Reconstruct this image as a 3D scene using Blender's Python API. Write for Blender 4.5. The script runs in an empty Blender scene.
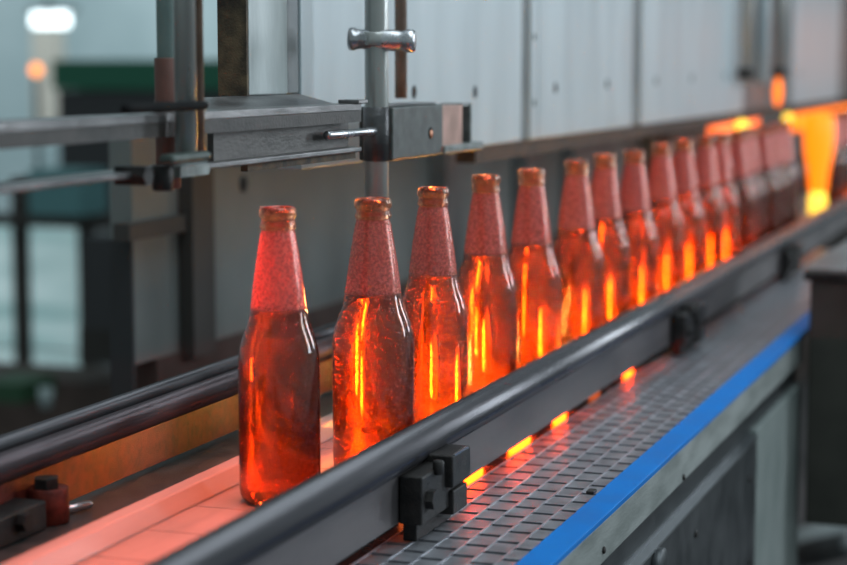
import bpy, bmesh, math, random
from mathutils import Vector, Matrix
random.seed(7)
S = bpy.context.scene
COL = S.collection

# ------------------------------------------------------------------ camera
F = 1900.0; VX, VY = 1094.0, 65.0
PITCH = math.atan2(282.5 - VY, F)
YAW = math.atan2(VX - 423.5, F * math.cos(PITCH) + (282.5 - VY) * math.sin(PITCH))
CAM = Vector((0.5807, -1.3405, 0.3386))
hd = Vector((-math.sin(YAW), math.cos(YAW), 0)); rt = Vector((math.cos(YAW), math.sin(YAW), 0))
fw = hd * math.cos(PITCH) - Vector((0, 0, 1)) * math.sin(PITCH); upv = rt.cross(fw)
cd = bpy.data.cameras.new('camera'); cam = bpy.data.objects.new('camera', cd); COL.objects.link(cam)
cam.location = CAM
cam.rotation_euler = Matrix((rt, upv, -fw)).transposed().to_euler()
cd.sensor_width = 36.0; cd.lens = F / 847.0 * 36.0; cd.clip_start = 0.05; cd.clip_end = 100
cd.dof.use_dof = True; cd.dof.focus_distance = 1.60; cd.dof.aperture_fstop = 4.4
S.camera = cam

def ray(px, py): return rt * (px - 423.5) + upv * (282.5 - py) + fw * F
def onx(px, py, x): d = ray(px, py); return CAM + d * ((x - CAM.x) / d.x)
def ony(px, py, y): d = ray(px, py); return CAM + d * ((y - CAM.y) / d.y)
def onz(px, py, z): d = ray(px, py); return CAM + d * ((z - CAM.z) / d.z)
def yat(px, x): return onx(px, 200, x).y

# ------------------------------------------------------------------ world, light, exposure
S.view_settings.view_transform = 'Standard'; S.view_settings.look = 'None'
S.view_settings.gamma = 1.0; S.view_settings.use_curve_mapping = False
S.view_settings.exposure = 0.0
S.cycles.use_denoising = True
S.cycles.max_bounces = 20; S.cycles.transmission_bounces = 18; S.cycles.glossy_bounces = 6
S.cycles.diffuse_bounces = 3; S.cycles.transparent_max_bounces = 12
S.cycles.sample_clamp_indirect = 40.0
w = bpy.data.worlds.new('world'); S.world = w; w.use_nodes = True
bg = w.node_tree.nodes['Background']; bg.inputs[0].default_value = (0.62, 0.78, 0.82, 1); bg.inputs[1].default_value = 0.42

def area(name, loc, target, sx, sy, power, color):
    l = bpy.data.lights.new(name, 'AREA'); l.shape = 'RECTANGLE'; l.size = sx; l.size_y = sy
    l.energy = power; l.color = color
    o = bpy.data.objects.new(name, l); COL.objects.link(o); o.location = loc
    o.rotation_euler = (Vector(target) - Vector(loc)).to_track_quat('-Z', 'Y').to_euler()
    return o
area('ceiling_daylight', (0.7, 0.2, 2.6), (0, 1.0, 0), 1.6, 3.0, 52, (0.80, 0.93, 1.0))
area('window_daylight', (2.6, 1.9, 1.1), (0, 0.9, 0.15), 0.4, 1.6, 34, (0.82, 0.92, 1.0))
area('side_window_daylight', (2.4, 4.6, 1.0), (0, 2.6, 0.15), 0.5, 1.4, 40, (0.82, 0.92, 1.0))
area('hall_daylight', (-4.5, 8.5, 4.0), (-6.0, 13.0, 0.5), 3.0, 3.0, 260, (0.78, 0.95, 1.0))
area('furnace_light', (0.40, 4.9, 0.40), (0.0, 1.0, 0.05), 0.5, 0.25, 0.6, (1.0, 0.24, 0.05))
area('added_row_light', (-0.034, 0.40, 0.075), (-0.04, 0.0, 0.03), 0.010, 0.10, 0.9, (1.0, 0.22, 0.04)).data.spread = math.radians(45)  # orange lamp without fixture, added low beside the row for the bottle glow
bl_ = area('added_belt_light', (-0.033, -0.11, 0.25), (-0.033, -0.11, 0.0), 0.02, 0.70, 1.3, (1.0, 0.105, 0.02))  # orange lamp without fixture, added under the beam to light belt and bar
bl_.rotation_euler = (0, 0, 0); bl_.data.spread = math.radians(50)

# ------------------------------------------------------------------ materials
MATS = {}
def nmat(name):
    m = bpy.data.materials.new(name); m.use_nodes = True
    nt = m.node_tree; b = nt.nodes['Principled BSDF']; MATS[name] = m
    return m, nt, b
def metal(name, c1, c2, rough=0.4, metallic=0.8, scale=20, bump=0.15, stretch=(1, 1, 1), contrast=(0.35, 0.65), spec=0.5, rvar=0.12):
    m, nt, b = nmat(name)
    tc = nt.nodes.new('ShaderNodeTexCoord'); mp = nt.nodes.new('ShaderNodeMapping'); mp.inputs['Scale'].default_value = stretch
    nz = nt.nodes.new('ShaderNodeTexNoise'); nz.inputs['Scale'].default_value = scale; nz.inputs['Detail'].default_value = 8
    nt.links.new(tc.outputs['Object'], mp.inputs[0]); nt.links.new(mp.outputs[0], nz.inputs[0])
    r = nt.nodes.new('ShaderNodeValToRGB'); r.color_ramp.elements[0].position = contrast[0]; r.color_ramp.elements[1].position = contrast[1]
    r.color_ramp.elements[0].color = (*c1, 1); r.color_ramp.elements[1].color = (*c2, 1)
    nt.links.new(nz.outputs[0], r.inputs[0]); nt.links.new(r.outputs[0], b.inputs['Base Color'])
    mr = nt.nodes.new('ShaderNodeMapRange'); mr.inputs[3].default_value = max(0.02, rough - rvar); mr.inputs[4].default_value = rough + rvar
    nt.links.new(nz.outputs[0], mr.inputs[0]); nt.links.new(mr.outputs[0], b.inputs['Roughness'])
    b.inputs['Metallic'].default_value = metallic; b.inputs['Specular IOR Level'].default_value = spec
    n2 = nt.nodes.new('ShaderNodeTexNoise'); n2.inputs['Scale'].default_value = scale * 9; n2.inputs['Detail'].default_value = 4
    nt.links.new(mp.outputs[0], n2.inputs[0])
    bp = nt.nodes.new('ShaderNodeBump'); bp.inputs['Strength'].default_value = bump; bp.inputs['Distance'].default_value = 0.001
    nt.links.new(n2.outputs[0], bp.inputs['Height']); nt.links.new(bp.outputs[0], b.inputs['Normal'])
    return m
def plain(name, c, rough=0.6, metallic=0.0):
    m, nt, b = nmat(name)
    b.inputs['Base Color'].default_value = (*c, 1); b.inputs['Roughness'].default_value = rough; b.inputs['Metallic'].default_value = metallic
    return m
def emit(name, c, strength, rim=None):
    m, nt, b = nmat(name)
    b.inputs['Base Color'].default_value = (*c, 1); b.inputs['Roughness'].default_value = 0.6
    b.inputs['Emission Color'].default_value = (*c, 1); b.inputs['Emission Strength'].default_value = strength
    return m

M_steel = metal('brushed_steel', (0.30, 0.32, 0.34), (0.52, 0.54, 0.56), 0.34, 0.9, 30, 0.1, (1, 0.1, 1))
M_slat = metal('conveyor_steel', (0.12, 0.115, 0.115), (0.21, 0.20, 0.20), 0.42, 0.25, 40, 0.3, (1, 0.15, 1))
M_rail = metal('dark_guide_rail', (0.06, 0.058, 0.065), (0.11, 0.10, 0.11), 0.28, 0.4, 60, 0.15, (1, 0.06, 1))
M_railplate = metal('rail_side_plate', (0.10, 0.088, 0.09), (0.155, 0.135, 0.135), 0.45, 0.5, 30, 0.2, (1, 0.2, 1))
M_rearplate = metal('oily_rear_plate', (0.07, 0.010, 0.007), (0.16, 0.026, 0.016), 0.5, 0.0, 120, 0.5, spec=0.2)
M_reartube = metal('rear_tube_dark', (0.06, 0.045, 0.05), (0.12, 0.09, 0.10), 0.3, 0.5, 60, 0.2, (1, 0.1, 1))
M_cast = metal('dirty_cast_iron', (0.008, 0.007, 0.007), (0.032, 0.027, 0.025), 0.5, 0.4, 60, 0.6)
M_clamp = metal('grey_green_cast', (0.10, 0.115, 0.11), (0.24, 0.26, 0.25), 0.42, 0.6, 60, 0.4)
M_galv = metal('pale_painted_panel', (0.35, 0.405, 0.43), (0.43, 0.485, 0.51), 0.42, 0.1, 14, 0.15, (1, 1, 0.2))
M_galv2 = metal('weathered_panel', (0.26, 0.295, 0.295), (0.47, 0.51, 0.51), 0.45, 0.1, 24, 0.25, (1, 1, 0.3))
M_seam = metal('seam_grey', (0.10, 0.11, 0.115), (0.17, 0.18, 0.18), 0.5, 0.4, 20, 0.2)
M_rust = metal('rusty_brown_steel', (0.025, 0.018, 0.012), (0.13, 0.09, 0.05), 0.7, 0.2, 60, 0.7)
M_beam = metal('grimy_beam_steel', (0.07, 0.068, 0.07), (0.24, 0.23, 0.23), 0.40, 0.7, 25, 0.5, (1, 0.4, 1))
M_beamweb = metal('stained_beam_web', (0.03, 0.025, 0.022), (0.115, 0.105, 0.10), 0.5, 0.5, 30, 0.5, (1, 0.4, 1))
M_post = metal('polished_post', (0.30, 0.31, 0.30), (0.48, 0.48, 0.46), 0.30, 0.6, 12, 0.15, (1, 1, 0.15))
M_chrome = metal('worn_chrome', (0.30, 0.30, 0.31), (0.55, 0.55, 0.57), 0.25, 0.9, 40, 0.25)
M_brown = metal('brown_tube', (0.16, 0.10, 0.07), (0.26, 0.18, 0.14), 0.4, 0.5, 40, 0.3)
M_greenpipe = metal('pale_green_tube', (0.18, 0.26, 0.25), (0.26, 0.34, 0.32), 0.4, 0.2, 20, 0.1)
M_sleeve = metal('red_brown_sleeve', (0.09, 0.035, 0.025), (0.15, 0.06, 0.045), 0.6, 0.1, 30, 0.2)
M_black = metal('black_plastic', (0.008, 0.008, 0.009), (0.015, 0.015, 0.015), 0.85, 0.0, 50, 0.2, spec=0.08)
M_belt = metal('grey_chain_plate', (0.24, 0.24, 0.26), (0.36, 0.36, 0.39), 0.36, 0.6, 60, 0.25)
M_rib = metal('chain_rib', (0.38, 0.38, 0.42), (0.55, 0.55, 0.6), 0.35, 0.7, 60, 0.2)
M_dark = metal('belt_underside', (0.03, 0.03, 0.032), (0.06, 0.058, 0.062), 0.35, 0.3, 40, 0.2)
M_blue = metal('blue_wear_strip', (0.0, 0.15, 0.50), (0.001, 0.18, 0.58), 0.5, 0.0, 20, 0.05, spec=0.15)
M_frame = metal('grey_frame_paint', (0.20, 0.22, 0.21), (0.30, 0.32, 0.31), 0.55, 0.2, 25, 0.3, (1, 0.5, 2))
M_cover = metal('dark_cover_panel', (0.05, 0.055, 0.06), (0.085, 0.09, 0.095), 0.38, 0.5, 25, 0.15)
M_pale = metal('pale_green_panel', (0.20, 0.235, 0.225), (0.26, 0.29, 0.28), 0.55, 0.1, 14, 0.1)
M_hole = plain('hole_dark', (0.012, 0.012, 0.012), 0.8)
M_mach = metal('grey_machine_panel', (0.15, 0.165, 0.16), (0.20, 0.21, 0.20), 0.6, 0.1, 5, 0.05)
M_mach_brown = metal('brown_machine_base', (0.05, 0.032, 0.026), (0.09, 0.06, 0.05), 0.7, 0.1, 8, 0.1)
M_green = plain('green_beam_paint', (0.01, 0.11, 0.06), 0.6)
M_bgdark = plain('dark_machine', (0.035, 0.035, 0.037), 0.7)
M_bgbrown = plain('dark_brown_frame', (0.055, 0.048, 0.043), 0.7)
M_wall = metal('pale_hall_wall', (0.38, 0.48, 0.50), (0.60, 0.68, 0.70), 0.8, 0, .8, 0.0)
M_floor = metal('dark_floor', (0.05, 0.045, 0.045), (0.10, 0.09, 0.09), 0.6, 0, 4, 0.1)
M_teal = plain('teal_cabinet_paint', (0.10, 0.24, 0.25), 0.6)
M_lamp = emit('lamp_glow', (0.85, 0.97, 1.0), 3.0)
M_window = emit('window_pane_glow', (0.55, 0.78, 0.80), 0.45)
nt_ = M_window.node_tree; tc_ = nt_.nodes.new('ShaderNodeTexCoord'); mp_ = nt_.nodes.new('ShaderNodeMapping'); mp_.inputs['Scale'].default_value = (.6, 1, 5)
nn_ = nt_.nodes.new('ShaderNodeTexNoise'); nn_.inputs['Scale'].default_value = 1.6; rr_ = nt_.nodes.new('ShaderNodeValToRGB')
rr_.color_ramp.elements[0].position = .38; rr_.color_ramp.elements[0].color = (.26, .42, .42, 1); rr_.color_ramp.elements[1].position = .6; rr_.color_ramp.elements[1].color = (.62, .80, .82, 1)
nt_.links.new(tc_.outputs['Object'], mp_.inputs[0]); nt_.links.new(mp_.outputs[0], nn_.inputs[0]); nt_.links.new(nn_.outputs[0], rr_.inputs[0]); nt_.links.new(rr_.outputs[0], nt_.nodes['Principled BSDF'].inputs['Emission Color'])
M_orangelamp = emit('orange_lamp_glow', (1.0, 0.30, 0.05), 2.6)
M_hot = emit('hot_glass_orange', (1.0, 0.19, 0.003), 1.8)
M_hotcore = emit('hot_glass_yellow', (1.0, 0.62, 0.06), 2.0)
M_brightglow = emit('bright_orange_glow', (1.0, 0.045, 0.001), 90.0)
M_streak = emit('streak_emitter', (1.0, 0.40, 0.05), 7.5)
M_streakcore = emit('streak_emitter_core', (1.0, 0.52, 0.11), 190.0)
M_dullglow = emit('dull_orange_glow', (1.0, 0.16, 0.03), 1.6)

def glass_mat():
    m, nt, b = nmat('amber_bottle_glass')
    out = nt.nodes['Material Output']; N = nt.nodes.new; L = nt.links.new
    nt.nodes.remove(b)
    tc = N('ShaderNodeTexCoord'); sep = N('ShaderNodeSeparateXYZ'); L(tc.outputs['Object'], sep.inputs[0])
    # droplets of condensation
    vo = N('ShaderNodeTexVoronoi'); vo.inputs['Scale'].default_value = 800
    L(tc.outputs['Object'], vo.inputs['Vector'])
    mr = N('ShaderNodeMapRange'); mr.inputs[1].default_value = 0.08; mr.inputs[2].default_value = 0.32; mr.inputs[3].default_value = 1; mr.inputs[4].default_value = 0
    L(vo.outputs['Distance'], mr.inputs[0])
    nz = N('ShaderNodeTexNoise'); nz.inputs['Scale'].default_value = 45; nz.inputs['Detail'].default_value = 5
    L(tc.outputs['Object'], nz.inputs[0])
    mul = N('ShaderNodeMath'); mul.operation = 'MULTIPLY'; L(mr.outputs[0], mul.inputs[0]); L(nz.outputs[0], mul.inputs[1])
    nw = N('ShaderNodeMath'); nw.operation = 'MULTIPLY'; nw.inputs[1].default_value = 0.07; L(nz.outputs[0], nw.inputs[0])
    ad = N('ShaderNodeMath'); ad.operation = 'ADD'; L(mul.outputs[0], ad.inputs[0]); L(nw.outputs[0], ad.inputs[1])
    bp = N('ShaderNodeBump'); bp.inputs['Strength'].default_value = 0.9; bp.inputs['Distance'].default_value = 0.0006
    L(ad.outputs[0], bp.inputs['Height'])
    gl = N('ShaderNodeBsdfPrincipled'); gl.inputs['Base Color'].default_value = (0.80, 0.38, 0.20, 1)
    gl.inputs['Transmission Weight'].default_value = 1; gl.inputs['IOR'].default_value = 1.5; gl.inputs['Roughness'].default_value = 0.03
    L(bp.outputs[0], gl.inputs['Normal'])
    di = N('ShaderNodeBsdfDiffuse'); di.inputs[0].default_value = (0.80, 0.16, 0.14, 1); L(bp.outputs[0], di.inputs['Normal'])
    tr = N('ShaderNodeBsdfTranslucent'); tr.inputs[0].default_value = (0.95, 0.20, 0.15, 1); L(bp.outputs[0], tr.inputs['Normal'])
    go = N('ShaderNodeBsdfGlossy'); go.inputs[0].default_value = (1.0, 0.55, 0.5, 1); go.inputs['Roughness'].default_value = 0.3; L(bp.outputs[0], go.inputs['Normal'])
    a1 = N('ShaderNodeMixShader'); a1.inputs[0].default_value = 0.55; L(di.outputs[0], a1.inputs[1]); L(tr.outputs[0], a1.inputs[2])
    a2 = N('ShaderNodeMixShader'); a2.inputs[0].default_value = 0.22; L(a1.outputs[0], a2.inputs[1]); L(go.outputs[0], a2.inputs[2])
    # condensation film in the empty neck, hardly any on the full body
    fz = N('ShaderNodeMapRange'); fz.interpolation_type = 'SMOOTHSTEP'
    fz.inputs[1].default_value = 0.148; fz.inputs[2].default_value = 0.156; fz.inputs[3].default_value = 0.006; fz.inputs[4].default_value = 0.60
    L(sep.outputs[2], fz.inputs[0])
    fz2 = N('ShaderNodeMapRange'); fz2.inputs[1].default_value = 0.210; fz2.inputs[2].default_value = 0.215; fz2.inputs[3].default_value = 1; fz2.inputs[4].default_value = 0.06
    L(sep.outputs[2], fz2.inputs[0])
    fm = N('ShaderNodeMath'); fm.operation = 'MULTIPLY'; L(fz.outputs[0], fm.inputs[0]); L(fz2.outputs[0], fm.inputs[1])
    mx = N('ShaderNodeMixShader'); nf = N('ShaderNodeTexNoise'); nf.inputs['Scale'].default_value = 420; nf.inputs['Detail'].default_value = 2; L(tc.outputs['Object'], nf.inputs[0])
    nm = N('ShaderNodeMapRange'); nm.inputs[1].default_value = .38; nm.inputs[2].default_value = .62; nm.inputs[3].default_value = .55; nm.inputs[4].default_value = 1.25; L(nf.outputs[0], nm.inputs[0])
    fq = N('ShaderNodeMath'); fq.operation = 'MULTIPLY'; L(fm.outputs[0], fq.inputs[0]); L(nm.outputs[0], fq.inputs[1])
    L(fq.outputs[0], mx.inputs[0]); L(gl.outputs[0], mx.inputs[1]); L(a2.outputs[0], mx.inputs[2])
    L(mx.outputs[0], out.inputs[0])
    return m
M_glass = glass_mat()
def liquid_mat():
    m, nt, b = nmat('dark_amber_liquid')
    b.inputs['Base Color'].default_value = (0.62, 0.37, 0.14, 1)
    b.inputs['Transmission Weight'].default_value = 1; b.inputs['IOR'].default_value = 1.34; b.inputs['Roughness'].default_value = 0.0
    return m
M_liq = liquid_mat()

# ------------------------------------------------------------------ mesh helpers
def link(name, bm, mat, parent=None, smooth=False, bevel=0.0, loc=None):
    me = bpy.data.meshes.new(name); bmesh.ops.recalc_face_normals(bm, faces=bm.faces[:]); bm.to_mesh(me); bm.free()
    o = bpy.data.objects.new(name, me); COL.objects.link(o)
    if mat: me.materials.append(mat)
    if smooth:
        for p in me.polygons: p.use_smooth = True
    if parent: o.parent = parent
    if loc is not None: o.location = loc
    if bevel > 0:
        md = o.modifiers.new('bevel', 'BEVEL'); md.width = bevel; md.segments = 3; md.limit_method = 'ANGLE'
    return o
def box(bm, x0, x1, y0, y1, z0, z1):
    vs = [bm.verts.new((x, y, z)) for z in (z0, z1) for (x, y) in ((x0, y0), (x1, y0), (x1, y1), (x0, y1))]
    for f in ((0, 1, 2, 3), (4, 5, 6, 7), (0, 1, 5, 4), (1, 2, 6, 5), (2, 3, 7, 6), (3, 0, 4, 7)):
        bm.faces.new([vs[i] for i in f])
    return bm
def bx(x0, x1, y0, y1, z0, z1): return box(bmesh.new(), x0, x1, y0, y1, z0, z1)
def lathe(bm, prof, seg=48, c=(0, 0, 0), axis='z'):
    rings = []
    for r, z in prof:
        ring = []
        if r < 1e-6:
            ring = [(0, 0, z)]
        else:
            ring = [(r * math.cos(2 * math.pi * k / seg), r * math.sin(2 * math.pi * k / seg), z) for k in range(seg)]
        pts = []
        for (x, y, zz) in ring:
            if axis == 'y': x, y, zz = x, zz, y
            if axis == 'x': x, y, zz = zz, x, y
            pts.append(bm.verts.new((x + c[0], y + c[1], zz + c[2])))
        rings.append(pts)
    for a, b in zip(rings, rings[1:]):
        if len(a) == 1 and len(b) == 1: continue
        for k in range(seg):
            j = (k + 1) % seg
            if len(a) == 1: bm.faces.new((a[0], b[j], b[k]))
            elif len(b) == 1: bm.faces.new((a[k], a[j], b[0]))
            else: bm.faces.new((a[k], a[j], b[j], b[k]))
    return bm
def cyl(bm, c, r, z0, z1, axis='z', seg=40, ch=0.0008):
    ch = min(ch, r * 0.4)
    return lathe(bm, [(0, z0), (r - ch, z0), (r, z0 + ch), (r, z1 - ch), (r - ch, z1), (0, z1)], seg, c, axis)
def hexnut(bm, c, r, z0, z1, axis='x'): return lathe(bm, [(0, z0), (r, z0), (r, z1), (0, z1)], 6, c, axis)
def prism(bm, pts, y0, y1):
    a = [bm.verts.new((x, y0, z)) for x, z in pts]; b = [bm.verts.new((x, y1, z)) for x, z in pts]; n = len(pts)
    bm.faces.new(a); bm.faces.new(b)
    for i in range(n): bm.faces.new((a[i], a[(i + 1) % n], b[(i + 1) % n], b[i]))
    return bm
def tag(o, label, cat, group=None):
    o['label'] = label; o['category'] = cat
    if group: o['group'] = group
    return o
def empty(name, loc, label, cat, group=None):
    o = bpy.data.objects.new(name, None); COL.objects.link(o); o.location = loc; o.empty_display_size = 0.02
    return tag(o, label, cat, group)
def part(name, bm, mat, root, smooth=False, bevel=0.0):
    """mesh given in world coordinates, re-based onto its root"""
    bmesh.ops.translate(bm, verts=bm.verts[:], vec=-Vector(root_loc(root)))
    return link(name, bm, mat, root, smooth, bevel)
def root_loc(o):
    v = Vector((0, 0, 0))
    while o is not None: v += o.location; o = o.parent
    return v
def struct(name, bm, mat, bevel=0.0):
    o = link(name, bm, mat, None, False, bevel); o['kind'] = 'structure'; return o

# ------------------------------------------------------------------ the hall
FLOOR = -0.95
struct('floor', bx(-9, 5, -3, 13.2, FLOOR - 0.1, FLOOR), M_floor)
struct('wall_back', bx(-9, 5, 13, 13.2, FLOOR, 5), M_wall)
def bgbm(px0, py0, px1, py1, Y, dep=0.1, bm=None):
    a = ony(px0, py0, Y); b = ony(px1, py1, Y)
    return box(bm or bmesh.new(), a.x, b.x, Y, Y + dep, b.z, a.z)
# glowing lamp and posts far away
o = empty('ceiling_lamp', ony(48, 20, 9.0), 'white glowing factory lamp, blurred far behind at the upper left', 'lamp')
part('lamp_panel', bgbm(30, 12, 67, 27, 9.0, 0.05), M_lamp, o, bevel=0.02)
part('lamp_housing', bgbm(28, 8, 69, 12, 9.0, 0.12), M_seam, o)
part('hanger', bx(o.location.x - .01, o.location.x + .01, 9.0, 9.02, o.location.z, 2.0), M_seam, o)
o = link('lamp_bulb', lathe(bmesh.new(), [(0, -.030), (.021, -.021), (.030, 0), (.021, .021), (0, .030)], 24), M_orangelamp, None, True, loc=ony(36, 70, 7.0))
o.name = 'signal_lamp'; tag(o, 'small round orange signal lamp glowing left of the green beam', 'lamp')
sl = o.location
o = link('lamp_stand', cyl(bmesh.new(), (sl.x, sl.y, 0), .012, FLOOR, sl.z - .031), M_bgdark, None, True); tag(o, 'thin dark stand carrying the small orange signal lamp', 'stand')
o = link('pale_post', bgbm(31, 30, 56, 125, 10.5, 0.15), plain('beige_post_paint', (0.62, 0.55, 0.48), .7)); o.name = 'post'
tag(o, 'pale beige upright post directly below the white glowing lamp', 'post')
# green beam on a dark machine
YG = 6.0
o = empty('packing_machine', ony(160, 120, YG), 'dark machine with a dark green top beam behind the left posts', 'machine')
part('top_beam', bgbm(52, 60, 224, 90, YG, 0.3), M_green, o)
part('body', bgbm(58, 90, 224, 225, YG + 0.02, 0.3), M_bgdark, o)
# window-like frame with pale panes
YW = 5.0
def pane(n, b0):
    o = struct(n, bgbm(*b0, YW + 0.25, 0.02), M_window); return o
pane('window_1', (-40, 215, 16, 395)); pane('window_2', (23, 222, 78, 372))
o = empty('steel_scaffold', ony(20, 400, YW), 'dark brown upright and crossbar frame before the pale window at left', 'frame')
part('upright', bgbm(10, 178, 26, 420, YW - .1, 0.06), M_bgbrown, o)
part('crossbar', bgbm(-60, 212, 190, 232, YW - .12, 0.05), M_bgbrown, o)
part('upright', bgbm(76, 178, 92, 420, YW - .1, 0.06), M_bgbrown, o)
part('crossbar', bgbm(-60, 345, 80, 353, YW - .05, 0.05), M_bgbrown, o)
o = link('cabinet', bgbm(28, 170, 80, 216, YW - 0.4, 0.2), M_teal); tag(o, 'blurred teal box above the pale window at left', 'box')
YD = 4.0
o = empty('storage_machine', ony(110, 400, YD), 'dark block-shaped machine right of the pale window', 'machine')
part('body', bgbm(82, 236, 150, 332, YD, 0.3), M_bgdark, o)
part('base', bgbm(-80, 372, 230, 560, YD + .3, 0.3), M_mach_brown, o)
part('shelf', bgbm(78, 328, 230, 372, YD + .25, 0.3), M_bgbrown, o)
o = link('crate', bgbm(-20, 382, 22, 404, 3.6, 0.2), plain('green_crate_plastic', (0.02, 0.07, 0.03), .6)); tag(o, 'green object low at the left picture edge below the window', 'crate')
o = link('bucket', lathe(bmesh.new(), [(0, -.03), (.016, -.03), (.022, .03), (0, .03)], 20), plain('pale_bucket', (0.35, 0.42, 0.42), .5), None, True, loc=ony(46, 398, 3.6)); tag(o, 'small pale container right of the green object at left', 'container')

# low machine behind the row
XM = -0.5
yl = yat(132, XM)
o = empty('machine_cabinet', (XM, yl, FLOOR), 'low grey machine housing standing behind the rear guide rail', 'machine')
part('side_panel', bx(XM - 0.03, XM, yl, 11, -0.022, 0.262), M_mach, o)
part('base', bx(XM - 0.03, XM + 0.004, yl + .05, 11, FLOOR, -0.022), M_mach_brown, o)
ya, yb_ = yat(178, XM), yat(200, XM)
part('end_cover', bx(XM - .03, XM + .001, yl - .006, yl - .0005, FLOOR + .2, onx(132, 240, XM).z), M_bgdark, o)
part('crossbar', bx(XM - .01, XM + .012, yl - .03, yb_, onx(150, 236, XM).z, onx(150, 219, XM).z), M_bgbrown, o)
part('corner_post', bx(XM, XM + 0.02, ya, yb_, -0.03, 0.21), M_bgbrown, o)
for pxh in (243,):
    hp = onx(pxh, 184, XM); part('bolt_hole', cyl(bmesh.new(), (XM - .001, hp.y, hp.z), 0.011, 0, 0.003, 'x', 20), M_hole, o)
for pxa, pxb in ((430, 446), (512, 524), (560, 600), (640, 660)):
    part('upright', bx(XM, XM + 0.03, yat(pxa, XM), yat(pxb, XM), -0.05, 0.26), M_seam if pxa < 600 else M_rust, o)

# ------------------------------------------------------------------ pale cabinets above the row
XC = -0.10; ZB = 0.243; ZT = 0.75
def holes(root, pts, xf, r=0.0072):
    for px, py in pts:
        h = onx(px, py, xf); part('bolt_hole', cyl(bmesh.new(), (xf - .0005, h.y, h.z), r, 0, 0.0012, 'x', 24), M_hole, root)
def panel(label, px0, px1, zb, mat, hp=(), xf=XC, name='cover_panel', thick=0.024):
    y0, y1 = yat(px0, XC) + .0003, yat(px1, XC) - .0003
    o = empty(name, (xf - thick / 2, y0, zb), label, 'panel')
    part('sheet', bx(xf - thick, xf, y0, y1, zb, ZT), mat, o, bevel=0.0015)
    holes(o, hp, xf); return o
y0 = yat(250, XC)
o = link('edge_bar', bx(XC - 0.027, XC, y0 - 0.004, y0, 0.3125, ZT), M_rust); o.name = 'corner_bar'
tag(o, 'rusty brown vertical bar at the left end of the pale panels', 'bar')
panel('narrow weathered grey panel directly beside the rusty vertical bar', 250.3, 289, 0.3125, M_galv2)
panel('dark grey vertical seam strip between the two leftmost pale panels', 289, 302, 0.3125, M_seam, xf=XC - .002, name='seam_strip')
panel('pale panel behind the polished post and clamp block, two bolt holes', 302, 521, ZB, M_galv, [(414, 92), (475, 92)])
panel('grey seam strip right of the panel behind the clamp block', 521, 530, ZB, M_seam, xf=XC - .004, name='seam_strip')
panel('thin pale flange with two small dark bolts between wide panels', 530, 537.5, ZB, M_galv, xf=XC, name='flange_strip')
o = [x for x in COL.objects if x.name.startswith('flange_strip')][0]; holes(o, [(534.3, 37), (534.3, 103)], XC, 0.0045)
panel('wide pale panel in the middle with two dark bolt holes', 538, 631, ZB, M_galv, [(555.5, 88), (607, 84)])
panel('dark seam strip right of the middle wide panel', 631, 640, ZB, M_seam, xf=XC - .004, name='seam_strip')
panel('pale panel right of the middle one, blurred bolt holes in a row', 640, 741, ZB, M_galv, [(656, 81), (692, 78), (725, 76)], )
panel('grey recessed panel behind the vertical tubes at right', 741, 790, ZB, M_seam, xf=XC - .01)
panel('farthest pale panel right of the vertical tubes', 790, 836, ZB, M_galv, [(798, 73)])
panel('dark edge strip at the right end of the pale panels', 836, 870, ZB, M_seam, xf=XC - .004, name='seam_strip')
for k, (px, lab) in enumerate([(744, 'left blurred vertical tube before the far grey panel'), (760, 'middle blurred vertical tube before the far grey panel'), (777, 'right blurred vertical tube before the far grey panel')]):
    y = yat(px, XC + .02)
    o = empty('vertical_tube', (XC + .02, y, 0.30), lab, 'tube')
    part('tube', cyl(bmesh.new(), (XC + .02, y, 0), .013, 0.30, ZT), M_post if k != 1 else M_galv, o, True)
    if k != 1: part('end_fitting', cyl(bmesh.new(), (XC + .02, y, 0), .017, 0.312, 0.332), M_cast, o, True)
# thin brown pipe right of the post
y = yat(401, XC + .02); o = link('pipe', cyl(bmesh.new(), (XC + .02, y, 0), .0062, 0.305, ZT), M_brown, None, True)
tag(o, 'thin brown vertical pipe just right of the polished post', 'pipe')
# brown under-rail of the cabinets
o = link('support_rail', bx(XC - .03, XC - .006, yat(480, XC), 4.6, ZB - .020, ZB - .001), metal('dark_rust', (.02, .012, .009), (.075, .045, .03), .7, .2, 40, .6)); tag(o, 'rusty brown rail running along the underside of the pale panels', 'rail')

# ------------------------------------------------------------------ horizontal beam
XB = -0.040
ZTB, ZBB = 0.3043, 0.2590
ye = yat(362, XB); ym = yat(206, XB - .02)
o = empty('steel_beam', (XB - .02, ye, ZBB), 'grimy grey horizontal steel beam ending at the polished post', 'beam')
part('upper_flange', bx(XB - .030, XB, -1.0, ye, ZTB - .0065, ZTB), M_beam, o, bevel=.001)
part('lower_flange', bx(XB - .030, XB, -1.0, ye, ZBB + .002, ZBB + .0065), M_beam, o, bevel=.001)
part('front_lip', bx(XB - .003, XB - .0004, -1.0, ye, ZTB - .0165, ZTB - .003), metal('dark_lip_steel', (.018, .015, .013), (.06, .052, .048), .5, .3, 30, .4), o)
part('web', bx(XB - .018, XB - .013, ym, ye, ZBB + .006, ZTB - .006), M_beamweb, o)
part('skirt', bx(XB - .012, XB - .006, yat(255, XB), ye, ZBB - .004, ZBB + .003), M_rust, o)
bm = bmesh.new(); yg = yat(203, XB - .03)
vs = [(XB - .028, yg, ZTB), (XB - .028, ye, ZTB), (XC - .001, ye, .3125), (XC - .001, yg - .02, .3125)]
a = [bm.verts.new(v) for v in vs]; b = [bm.verts.new((v[0], v[1], v[2] - .004)) for v in vs]
bm.faces.new(a); bm.faces.new(b)
for i in range(4): bm.faces.new((a[i], a[(i + 1) % 4], b[(i + 1) % 4], b[i]))
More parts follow.
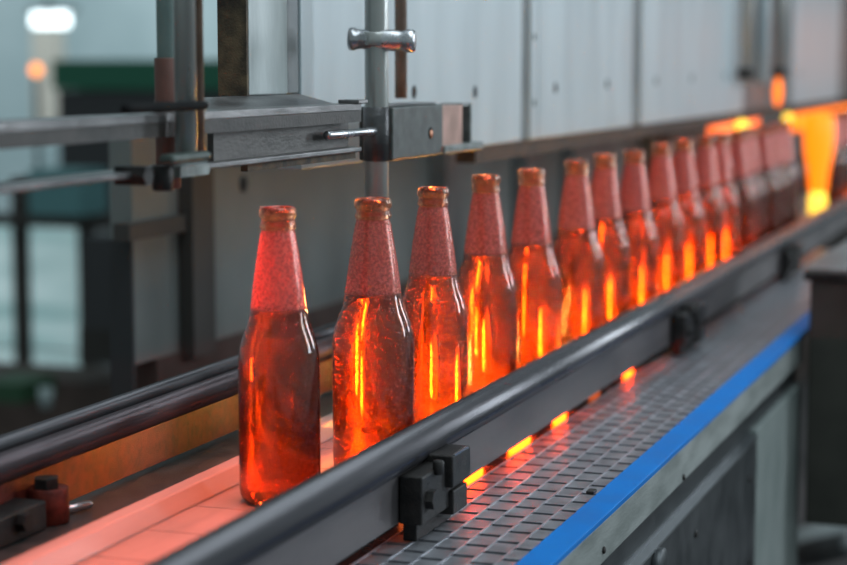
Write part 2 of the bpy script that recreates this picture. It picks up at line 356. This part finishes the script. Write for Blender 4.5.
part('top_plate', bm, M_beam, o)
part('end_clip', bx(XB - .016, XB + .004, yat(355, XB), ye + .006, ZTB, ZTB + .0035), M_beam, o, bevel=.0008)

# polished post, collar clamp, rod, clamp block
XP = -0.045; yp = yat(377, XP)
o = empty('support_post', (XP, yp, 0), 'polished round vertical steel post rising behind the second bottle', 'post')
part('tube', cyl(bmesh.new(), (XP, yp, 0), .0110, 0.003, ZT), M_post, o, True)
part('foot_flange', cyl(bmesh.new(), (XP, yp, 0), .018, 0.0, 0.006), M_cast, o, True)
bm = cyl(bmesh.new(), (XP, yp, 0), .0128, 0.250, 0.300, 'z')
part('beam_sleeve', bm, M_beam, o, True)
pc = onx(382, 39, XP + .004)
def tilted(bm, c, deg):
    bmesh.ops.rotate(bm, verts=bm.verts[:], cent=c, matrix=Matrix.Rotation(math.radians(deg), 3, 'X')); return bm
# horizontal direction along the panels
xc = XP + .012
cz = pc.z
Lm = yp; HL = .031
o = empty('collar_clamp', (xc, Lm, cz), 'chromed horizontal collar clamp with round end caps on the polished post', 'clamp')
prof = [(0, -HL), (.0090, -HL), (.0106, -HL + .0015), (.0106, -HL + .0055), (.0094, -HL + .0075), (.0088, -HL + .012), (.0098, -HL + .018), (.0100, 0), (.0098, HL - .018), (.0090, HL - .014), (.0092, HL - .010), (.0106, HL - .008), (.0106, HL - .002), (.0090, HL), (0, HL)]
part('barrel', lathe(bmesh.new(), prof, 40, (xc, yp, cz), 'x'), M_chrome, o, True)
part('slot', bx(xc - .008, xc + .003, yp - .0095, yp - .0085, cz - .004, cz - .001), M_hole, o)
o.rotation_euler = (0, math.radians(2), math.radians(12)); o.location += Vector((-.006, -.002, -.001))
part('split_ring', cyl(bmesh.new(), (XP, yp, 0), .0135, cz - .006, cz + .006, 'z'), M_post, o, True)
rz = onx(345, 135, XP + .014).z
o = link('clamp_rod', cyl(bmesh.new(), (XP + .002, 0, rz), .0036, yat(327, XP + .002), yat(409, XP + .002), 'y', 24), M_chrome, None, True); o.name = 'rod'
tag(o, 'thin horizontal steel rod passing the post into the clamp block', 'rod')
xk = XP + .016
def kb(px0, py0, px1, py1, x0, x1, bm=None):
    """box whose visible side lies on plane x1"""
    a = onx(px0, py0, x1); b = onx(px1, py1, x1)
    a2 = onx(px0, py1, x1)
    return box(bm or bmesh.new(), x0, x1, a.y, b.y, a2.z, a.z)
a0 = onx(393, 160, xk)
o = empty('clamp_block', (xk - .015, a0.y, a0.z), 'dark grey cast clamp block with notch and round hole right of post', 'clamp')
zt = onx(393, 107, xk).z; zb = onx(393, 161, xk).z
yA, yB, yC, yD, yE = yat(393, xk), yat(443, xk), yat(468, xk), yat(474, xk), yat(481, xk)
part('body', bx(xk - .034, xk, yA, yB, zb, zt), metal('dark_cast', (.03, .035, .033), (.085, .095, .09), .45, .4, 60, .4), o, bevel=.002)
part('top_pad', bx(xk - .030, xk - .006, yA + .004, yB - .004, zt, zt + .002), M_beam, o, bevel=.001)
zl = onx(443, 146, xk).z
part('lower_lip', bx(xk - .034, xk + .003, yB - .002, yE, zb, zl), M_clamp, o, bevel=.0015)
part('jaw', bx(xk - .030, xk - .006, yB - .001, yC, zl - .001, zt - .002), metal('jaw_orange_lit', (.34, .20, .16), (.5, .3, .25), .35, .7, 40, .2), o, bevel=.001)  # steel jaw; the orange light on it is put into the base colour
part('jaw_plate', bx(xk - .030, xk - .004, yD, yD + .005, zl - .001, zt - .001), M_clamp, o, bevel=.001)
part('jaw_cap', bx(xk - .030, xk - .006, yC - .001, yD + .001, zt - .004, zt - .001), M_clamp, o)
h = onx(430.5, 133, xk)
part('socket_hole', cyl(bmesh.new(), (xk - .0002, h.y, h.z), .0058, 0, .0008, 'x', 32), M_hole, o)
part('socket_screw', cyl(bmesh.new(), (xk, h.y, h.z - .001), .0040, 0.0004, .0016, 'x', 24), metal('copper_screw', (.5, .22, .12), (.7, .34, .2), .3, .9, 60, .2), o, True)

# left front posts on the beam (near the camera, blurred)
XL = XB + 0.006
def vcyl(px, xp, r, z0, z1, name, mat, label, cat):
    y = yat(px, xp); o = link(name, cyl(bmesh.new(), (xp, y, 0), r, z0, z1), mat, None, True); return tag(o, label, cat)
zlo = onx(185, 158, XL).z
vcyl(187, XL + .006, .0078, zlo, ZT, 'steel_tube', M_post, 'thick grey vertical tube crossing the beam at left', 'tube')
vcyl(200.5, XL + .004, .0036, zlo, ZT, 'rod', M_brown, 'thin brownish vertical rod beside the thick grey tube at left', 'rod')
o = empty('sleeved_tube', (XL - .045, yat(169, XL - .045), 0.24), 'pale green vertical tube with a red brown sleeve at left', 'tube')
yy = o.location.y; xx = o.location.x
part('tube', cyl(bmesh.new(), (xx, yy, 0), .0075, .30, ZT), M_greenpipe, o, True)
part('sleeve', cyl(bmesh.new(), (xx, yy, 0), .0095, onx(169, 188, xx).z, onx(169, 58, xx).z), M_sleeve, o, True)
o = empty('beam_clamp', (XL + .010, yat(185, XL), .24), 'black clamp bar with nuts gripping the beam at the left tubes', 'clamp')
za = onx(168, 107, XL + .018).z
xq = XL + .018
prof = [(0, yat(125, xq)), (.0030, yat(126, xq)), (.0032, yat(132, xq)), (.0032, yat(150, xq)), (.0042, yat(160, xq)), (.0034, yat(176, xq)), (.0032, yat(200, xq)), (.0030, yat(206, xq)), (0, yat(207, xq))]
part('handle_bar', lathe(bmesh.new(), prof, 20, (xq, 0, za), 'y'), M_black, o, True)
zq = onx(190, 158, xq).z
part('lower_plate', bx(xq - .012, xq, yat(174, xq), yat(213, xq), zq - .0035, zq + .0035), metal('dark_green_cast', (.03, .045, .04), (.07, .09, .08), .5, .3, 50, .3), o, bevel=.003)
zn = onx(150, 175, XL).z
part('nut', hexnut(bmesh.new(), (0, yat(144, XL), zn), .0075, XL - .02, XL + .004), M_cast, o)
part('bolt_head', cyl(bmesh.new(), (XL, yat(163, XL), 0), .0075, zn - .012, zn + .006), M_cast, o, True)
part('washer_block', bx(XL - .012, XL + .004, yat(176, XL), yat(205, XL), zn - .004, zn + .004), M_clamp, o)

# ------------------------------------------------------------------ bottle conveyor
YN, YF = -1.25, 4.4
o = empty('bottle_conveyor', (0, YN, -0.012), 'smooth steel slat conveyor carrying the row of bottles', 'conveyor')
bm = bmesh.new(); y = -0.60
while y < YF:
    box(bm, -0.062, 0.052, y, y + 0.0790, -0.008, 0.0); y += 0.080
part('slats', bm, M_slat, o, bevel=0)
part('slat_bed', bx(-0.064, 0.054, -0.6, YF, -0.020, -0.009), M_dark, o)
o = link('side_deck', bx(-0.20, -0.088, -0.6, YF, -0.02, -0.001), metal('dull_deck', (.03, .038, .038), (.07, .08, .078), .45, .5, 60, .5)); o.name = 'side_deck'
tag(o, 'dull dark grey steel deck between the glowing bar and rear rail', 'deck')
o = link('guide_bar', prism(bmesh.new(), [(-.0635, -.004), (-.0635, .0005), (-.0715, .0115), (-.073, .0125), (-.086, .0125), (-.088, .010), (-.088, -.004)], -0.6, YF), metal('guide_bar_steel', (.22, .20, .19), (.30, .28, .27), .38, .2, 30, .15, (1, .1, 1)), bevel=.0008)
tag(o, 'long square guide bar glowing orange behind the bottles', 'guide bar')

# front guide rail: half-round tube + plate
XR = 0.078; ZR = 0.0362; RR = 0.0150; YE = 2.95
o = empty('front_guide_rail', (XR, 0, 0.0), 'dark tubular guide rail with grey side plate before the bottles', 'guide rail')
bm = lathe(bmesh.new(), [(0, -1.0), (RR, -1.0), (RR, YE), (0, YE)], 48, (XR, 0, ZR), 'y')
part('tube', bm, M_rail, o, True)
part('side_plate', bx(XR + .002, XR + .008, -1.0, YE, -0.0140, 0.026), M_railplate, o, bevel=.0006)
# rear guide rail
XRR = -0.170
o = empty('rear_guide_rail', (XRR, 0, 0.0), 'reddish dark double tube guide rail with side plate behind the bottles', 'guide rail')
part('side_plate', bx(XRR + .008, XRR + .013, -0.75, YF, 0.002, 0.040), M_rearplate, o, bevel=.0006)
part('tube', lathe(bmesh.new(), [(0, -.75), (.0115, -.75), (.0115, YF), (0, YF)], 40, (XRR + .006, 0, .0445), 'y'), M_reartube, o, True)
part('outer_strip', lathe(bmesh.new(), [(0, -.75), (.0085, -.75), (.0085, YF), (0, YF)], 32, (XRR - .022, 0, .0505), 'y'), M_rail, o, True)

def bracket(y, label):
    o = empty('rail_bracket', (0.098, y, -0.03), label, 'bracket', 'brackets along the front guide rail')
    def P(n, *a, m=M_cast, bv=.0015): part(n, bx(a[0], a[1], y + a[2], y + a[3], a[4], a[5]), m, o, bevel=bv)
    P('clamp_body', .087, .106, -.045, .052, -.014, .024)
    P('upper_jaw', .087, .112, .012, .058, .004, .030)
    P('lower_jaw', .087, .110, .020, .056, -.020, .000)
    P('base_foot', .0865, .098, -.035, .050, -.0298, -.012)
    part('stud', cyl(bmesh.new(), (.108, y - .012, 0), .0045, .020, .031, 'z', 20), M_cast, o, True)
    part('side_bolt', hexnut(bmesh.new(), (0, y - .030, .004), .008, .106, .112), M_cast, o)
    part('edge_chip', bx(.1105, .1125, y + .016, y + .050, .0292, .0308), M_chrome, o)
    return o
bracket(0.055, 'nearest black rail bracket, below the third bottle')
bracket(1.06, 'middle black rail bracket halfway along the front rail')
bracket(1.95, 'farthest blurred rail bracket near the glowing end')

# rear bracket (lower left)
yb = yat(40, -.150)
o = empty('rear_rail_bracket', (-.145, yb, 0), 'dark oily round bracket holding the rear rail at lower left', 'bracket')
for (px, py, r, z0, z1, x) in ((44, 500, .017, 0.000, .030, -.135),):
    pass
part('round_post', cyl(bmesh.new(), (-.143, yat(42, -.143), 0), .0150, -.0005, .026), M_rearplate, o, True)
part('top_nut', hexnut(bmesh.new(), (-.143, yat(40, -.143), 0), .010, .026, .034, 'z'), M_cast, o)
part('arm', bx(-.160, -.132, yat(-30, -.145), yat(24, -.145), .000, .022), M_cast, o, bevel=.002)
part('side_nut', hexnut(bmesh.new(), (0, yat(12, -.132), .014), .007, -.133, -.125), M_cast, o)
pa = onz(60, 513, .002); pb = onz(94, 505, .002)
o = link('lever', lathe(bmesh.new(), [(0, 0), (.0028, .001), (.0034, .02), (.0030, (pb - pa).length - .004), (0, (pb - pa).length)], 16), M_chrome, None, True, loc=(pa.x, pa.y, .0035))
o.rotation_euler = (pb - pa).to_track_quat('Z', 'Y').to_euler(); tag(o, 'small shiny steel tab lying on the deck beside the rear bracket', 'lever')

# ------------------------------------------------------------------ grid chain conveyor on the right
o = empty('chain_conveyor', (.13, 0, -.06), 'grey metal grid chain belt running beside the front rail', 'conveyor')
X0, X1 = 0.0745, 0.1945; NC = 6; cw = (X1 - X0) / NC; Y0c, Y1c = -0.42, 2.55
bm = bmesh.new()
for c in range(NC + 1):
    xcen = X0 + c * cw; box(bm, xcen - .0008, xcen + .0008, Y0c, Y1c, -.0343, -.0298)
part('ribs', bm, M_rib, o)
bm = bmesh.new(); pit = .0335
for c in range(NC):
    y = Y0c + (0.5 * pit if c % 2 else 0)
    while y < Y1c - pit:
        box(bm, X0 + c * cw + .0008, X0 + (c + 1) * cw - .0008, y, y + pit * .80, -.0343, -.0305); y += pit
part('plates', bm, M_belt, o)
part('belt_bed', bx(.050, X1, Y0c, Y1c, -.046, -.0345), M_dark, o)
part('inner_flange', bx(.060, X0 - .001, Y0c, Y1c, -.0345, -.032), metal('inner_flange_steel', (.06, .055, .055), (.13, .12, .12), .25, .7, 40, .2), o)
yEnd = yat(806, .2205)
o = empty('conveyor_frame', (.21, 0, -.2), 'grey conveyor side frame with a bright blue wear strip on top', 'frame')
part('blue_strip', bx(.1950, .2210, -.42, yEnd + .35, -.0285, -.0235), M_blue, o, bevel=.0008)
part('side_rail', bx(.2000, .2205, -.42, yEnd, -.062, -.0285), M_frame, o, bevel=.0008)
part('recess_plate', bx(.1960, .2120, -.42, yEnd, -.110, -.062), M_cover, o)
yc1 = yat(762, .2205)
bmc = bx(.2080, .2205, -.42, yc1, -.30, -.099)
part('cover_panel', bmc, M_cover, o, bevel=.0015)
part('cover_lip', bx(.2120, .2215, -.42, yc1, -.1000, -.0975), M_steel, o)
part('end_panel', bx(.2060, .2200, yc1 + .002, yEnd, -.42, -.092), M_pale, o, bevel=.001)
for px, py in ((749, 479), (695, 534), (749, 562)):
    h = onx(px, py, .2205); part('screw', cyl(bmesh.new(), (.2205, h.y, h.z), .0035, 0, .0025, 'x', 16), M_cast, o, True)
for px, py in ((603, 550), (683, 477)):
    h = onx(px, py, .2205); part('slot_screw', cyl(bmesh.new(), (.2205, h.y, h.z), .0032, 0, .0020, 'x', 16), M_cast, o, True)
h = onx(655, 572, .2225); part('round_knob', cyl(bmesh.new(), (.2205, h.y + .01, h.z), .020, 0, .008, 'x', 32), M_cover, o, True)
h = onz(592, 499, -.0285)
o = link('debris_chip', bx(h.x - .004, h.x + .003, h.y - .006, h.y + .006, -.0235, -.0205), M_cast, bevel=.001); o.location.x += 0
tag(o, 'tiny dark chip lying at the edge of the blue strip', 'debris')

# dark machine post at right
xg = .235; yg0 = yat(812, xg)
o = empty('machine_post', (xg + .1, yg0, FLOOR), 'dark machine column with glowing lit top at the right edge', 'machine')
part('leg', bx(xg + .16, xg + .21, yg0 + .05, yg0 + .10, FLOOR, onx(812, 505, xg).z), M_cast, o)
part('column', bx(xg, xg + .22, yg0, yg0 + .5, onx(812, 512, xg).z, onx(820, 273, xg).z), metal('column_dark_paint', (.024, .023, .018), (.042, .040, .032), .5, .1, 12, .1), o, bevel=.003)
zt_ = onx(820, 273, xg).z
part('top_cap', bx(xg - .008, xg + .23, yg0 - .005, yg0 + .52, zt_, zt_ + .012), M_cast, o, bevel=.002)
part('top_plate', bx(xg - .006, xg + .228, yg0 - .003, yg0 + .52, zt_ + .012, zt_ + .016), M_slat, o)
# clutter on the floor low right
for i, (px, py, s) in enumerate(((812, 553, .05), (836, 530, .05), (793, 556, .03))):
    c = ony(px, py, 2.5 + .35 * i)
    o = link('hose', lathe(bmesh.new(), [(0, -.16), (s * .5, -.14), (s * .55, 0), (s * .5, .14), (0, .16)], 20), (M_seam, M_galv2, M_cover)[i], None, True, loc=c)
    o.rotation_euler = (1.2, 0.2 + .5 * i, .6 + i)
    o.name = 'machine_hose'
    tag(o, ('dark blurred hose low at the right, left of the others', 'grey blurred hose lying highest in the lower right corner', 'small dark blurred hose at the bottom beside the pale panel')[i], 'hose')
o = link('equipment_table', bx(.5, 1.6, 2.3, 3.2, FLOOR, -.62), M_bgdark); o.name = 'pallet'
tag(o, 'dark low platform carrying the hoses at lower right', 'platform')

# ------------------------------------------------------------------ bottles
OUT = [(0, .0035), (.018, .0022), (.0235, .0), (.0272, .0006), (.0300, .0030), (.0314, .0070), (.0318, .012), (.0318, .100), (.0315, .110), (.0307, .119), (.0282, .129),
       (.0253, .1365), (.0233, .1425), (.0219, .150), (.0208, .160), (.0190, .174), (.0168, .189), (.0146, .203), (.0128, .2120),
       (.0127, .2130), (.0140, .2138), (.0142, .2160), (.0132, .2180), (.0128, .2195), (.0130, .2210), (.0142, .2222), (.0145, .2250), (.0140, .2285), (.0126, .2300)]
def inner(p, t=.0022):
    r, z = p
    return (max(r - t, 0), z)
INN = [(.0108, .2298), (.0100, .2280), (.0100, .2130), (.0122, .2030), (.0144, .189), (.0166, .174), (.0185, .160), (.0196, .150), (.0210, .1425), (.0230, .1365), (.0259, .129), (.0284, .119), (.0291, .110), (.0294, .100), (.0294, .012), (.0286, .0075), (.0262, .0052), (.020, .0050), (0, .0062)]
LIQ = [(0, .0060), (.020, .0048), (.0264, .0050), (.0288, .0074), (.0296, .012), (.0296, .100), (.0293, .110), (.0286, .119), (.0261, .129), (.0232, .1365), (.0212, .1425), (.0201, .1480), (.0196, .1515), (.0188, .1508), (0, .1508)]
def resample(prof, n=3):
    """Catmull-Rom through the profile so the silhouette is smooth"""
    out = []
    for i in range(len(prof) - 1):
        p0 = prof[max(i - 1, 0)]; p1 = prof[i]; p2 = prof[i + 1]; p3 = prof[min(i + 2, len(prof) - 1)]
        d = math.hypot(p2[0] - p1[0], p2[1] - p1[1])
        m = 1 if (d < .0025 or d > .05) else n
        for k in range(m):
            t = k / m
            f = lambda a, b, c, e: .5 * (2 * b + (c - a) * t + (2 * a - 5 * b + 4 * c - e) * t * t + (3 * b - a - 3 * c + e) * t ** 3)
            out.append((max(f(p0[0], p1[0], p2[0], p3[0]), 0) if m > 1 else p1[0], f(p0[1], p1[1], p2[1], p3[1]) if m > 1 else p1[1]))
    out.append(prof[-1]); return out
glass_me = lathe(bmesh.new(), OUT[:7] + resample(OUT[7:20]) + OUT[20:] + INN + [], 72)
root = empty('beer_bottle', (0, 0, 0), 'x', 'bottle')
link('glass', glass_me, M_glass, root, True)
link('liquid', lathe(bmesh.new(), LIQ, 64), M_liq, root, True)
def radius_at(z):
    for (r0, z0), (r1, z1) in zip(OUT, OUT[1:]):
        if z0 <= z <= z1 and z1 > z0: return r0 + (r1 - r0) * (z - z0) / (z1 - z0)
    return .03
bm = bmesh.new(); rnd = random.Random(3)
for k in range(2300):
    z = .015 + .195 * rnd.random() ** .75; a = rnd.random() * 2 * math.pi; q = radius_at(z) * 1.0
    rr = .00025 + .00042 * rnd.random() ** 2
    bmesh.ops.create_icosphere(bm, subdivisions=1, radius=rr, matrix=Matrix.Translation((q * math.cos(a), q * math.sin(a), z)))
md_, ntd, bd = nmat('water_droplet')
bd.inputs['Base Color'].default_value = (1.0, 0.45, 0.25, 1); bd.inputs['Transmission Weight'].default_value = 0.65; bd.inputs['IOR'].default_value = 1.4
bd.inputs['Roughness'].default_value = 0.12; bd.inputs['Specular IOR Level'].default_value = 0.9
DROPS = link('condensation_droplets', bm, md_, None, True); DROPS['kind'] = 'stuff'; COL.objects.unlink(DROPS)
tops = [(276, 207), (373, 198), (433, 187), (486, 175), (535, 169), (577, 160), (605, 154), (637, 150), (662, 143), (684, 139)]
pos = [onz(px, py, .23) for px, py in tops]
pos = [(max(min(p.x, .027), -.008), p.y) for p in pos]
LAST = pos[-1][1]; YGLOW = 2.90
ys = []; y = LAST + .15
while y < 4.2:
    if y < 2.52 or y > YGLOW + .10: ys.append(y)
    y += .135
pos += [(.019 + random.uniform(-.006, .006), y) for y in ys]
names = ['nearest bottle, leftmost in the row, standing alone with an orange crescent low inside',
         'second bottle from the left, right in front of the polished post',
         'third bottle from the left, below the clamp block and full of orange sparkle',
         'fourth bottle from the left, its bright yellow streak low left of centre',
         'fifth bottle from the left, long straight yellow streak near its base',
         'sixth bottle from the left, just left of an overlapping near twin',
         'seventh bottle from the left, closely overlapped by the sixth',
         'eighth bottle from the left, slightly blurred with an orange streak at its left side',
         'ninth bottle from the left, blurred with narrow orange streak',
         'tenth bottle from the left, blurred, above the middle rail bracket']
ordn = ['eleventh', 'twelfth', 'thirteenth', 'fourteenth', 'fifteenth', 'sixteenth', 'seventeenth', 'eighteenth', 'nineteenth', 'twentieth', 'twenty-first', 'twenty-second', 'twenty-third', 'twenty-fourth', 'twenty-fifth', 'twenty-sixth', 'twenty-seventh', 'twenty-eighth', 'twenty-ninth', 'thirtieth', 'thirty-first', 'thirty-second']
for i, (x, y) in enumerate(pos):
    if i == 0: r = root
    else:
        r = root.copy(); COL.objects.link(r)
        for ch in list(root.children):
            c = ch.copy(); COL.objects.link(c); c.parent = r
    if 0 < i < 7:
        c = DROPS.copy(); COL.objects.link(c); c.parent = r
    r.location = (x, y, 0.0002); r.rotation_euler = (0, 0, i * 1.7)
    r.scale = ((1.07, 1.07, 1.0) if i == 1 else (1.0, 1.0, 1.0))
    r['group'] = 'dark amber bottles in a row on the conveyor'
    r['label'] = names[i] if i < 10 else (ordn[i - 10] + ' amber bottle from the left, blurred, ' + ('before the glowing hot glass' if y < YGLOW else 'beyond the glowing hot glass'))

# glowing hot bottle blank at the far end
o = empty('hot_glass_blank', (.016, YGLOW, 0.004), 'glowing yellow orange hot glass blank at the far right end of the row', 'hot glass')
part('outer_glow', lathe(bmesh.new(), [(0, .060), (.014, .058), (.020, .066), (.021, .085), (.024, .110), (.031, .145), (.034, .180), (.033, .222), (.026, .230), (0, .232)], 40, (.016, YGLOW, 0)), M_hot, o, True)
part('bright_tip', lathe(bmesh.new(), [(0, .002), (.012, .003), (.0180, .010), (.0195, .030), (.0185, .050), (.015, .062), (0, .066)], 40, (.016, YGLOW, 0)), M_hotcore, o, True)
# hot gobs and glowing burner manifold under the cabinets at the far end
def gob(px, py, x, r, mat, label, stretch=1.0):
    p = onx(px, py, x)
    o = link('glass_gob', lathe(bmesh.new(), [(0, -r * stretch), (r * .7, -r * .7 * stretch), (r, 0), (r * .7, r * .7 * stretch), (0, r * stretch)], 24), mat, None, True, loc=p)
    return tag(o, label, 'hot glass')
gob(742, 126, -.09, .014, M_hotcore, 'yellow hot spot under the panels left of the vertical tubes')
gob(788, 118, -.09, .012, M_hotcore, 'small round glowing gob right of the vertical tubes')
gob(778, 86, XC + .02, .010, M_hot, 'orange reflection at the right vertical tube, put in as a long glowing drop', 3.4).location.z = .312 - .0335  # orange reflection on the tube, made as an emissive drop
gob(828, 124, -.06, .020, M_hotcore, 'yellow glowing gob at the top of the hot glass blank')
gob(845, 126, -.06, .020, M_hotcore, 'yellow glowing gob at the right picture edge')
y1, y2 = yat(722, -.095), yat(764, -.095); zz = onx(742, 127, -.095).z
o = link('burner_bar', bx(-.126, -.108, y1, y2, zz - .014, zz + .012), M_dullglow, bevel=.004); tag(o, 'orange glowing burner bar under the panels around the yellow spot', 'burner')
y1, y2 = yat(806, -.08), 5.2; zz = onx(830, 119, -.08).z
o = link('burner_bar', bx(-.126, -.104, y1, y2, zz - .020, zz + .022), M_hot, bevel=.004); tag(o, 'bright orange glowing bar behind the hot glass blank at right', 'burner')

# emitters added between the guide bar and the bottles to draw bright streaks
for i in range(1, 12):
    x, y = pos[i]
    fy = y + .19 + random.uniform(-.02, .02)
    if i == 1: fy = yat(395, -.05)
    hgt = random.choice((.065, .075, .085)) if i > 2 else .07
    o = link('streak_emitter', lathe(bmesh.new(), [(0, .001), (.006, .003), (.0085, hgt * .3), (.007, hgt * .65), (.003, hgt * .9), (0, hgt)], 20), M_streak, None, True, loc=(-.050, fy, 0))
    link('emitter_core', lathe(bmesh.new(), [(0, .004), (.0022, .008), (.0028, .025), (.0018, .05), (0, .062)], 12, (.0088, -.002, 0)), M_streakcore, o, True)
    tag(o, 'added yellow orange flame seen as a bright streak through the ' + (['second', 'third', 'fourth', 'fifth', 'sixth', 'seventh', 'eighth', 'ninth', 'tenth', 'eleventh', 'twelfth'][i - 1]) + ' bottle', 'emitter', 'added emitters behind the bottles')

# glow pieces added under the front rail to feed the belt reflections
for k, (pa_, pb_, m, lab) in enumerate([(466, 482, M_brightglow, 'short bright added glow piece under the rail beside the nearest bracket'),
        (400, 428, M_dullglow, 'dull red added glow piece under the rail left of the nearest bracket'),
        (511, 530, M_brightglow, 'added orange glow piece under the rail below the fourth bottle'),
        (556, 566, M_brightglow, 'small added orange glow piece under the rail below the fifth bottle'),
        (592, 600, M_dullglow, 'faint red added glow piece under the rail below the sixth bottle'),
        (627, 633, M_brightglow, 'tiny round added orange glow under the rail left of the middle bracket')]):
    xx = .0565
    o = link('glow_piece', bx(.0545, .0590, yat(pa_, xx), yat(pb_, xx), -.031, -.0215), m, bevel=.0015); tag(o, lab, 'glow_piece')

o = link('guide_bar', bx(.062, .094, 3.05, 4.2, .012, .050), emit('lit_bar_glow', (1.0, .14, .01), 1.1), bevel=.002); tag(o, 'short rail end with its orange light put in as glow at the right edge under the hot glass', 'guide bar')  # light of the hot glass on the rail end, put in as emission
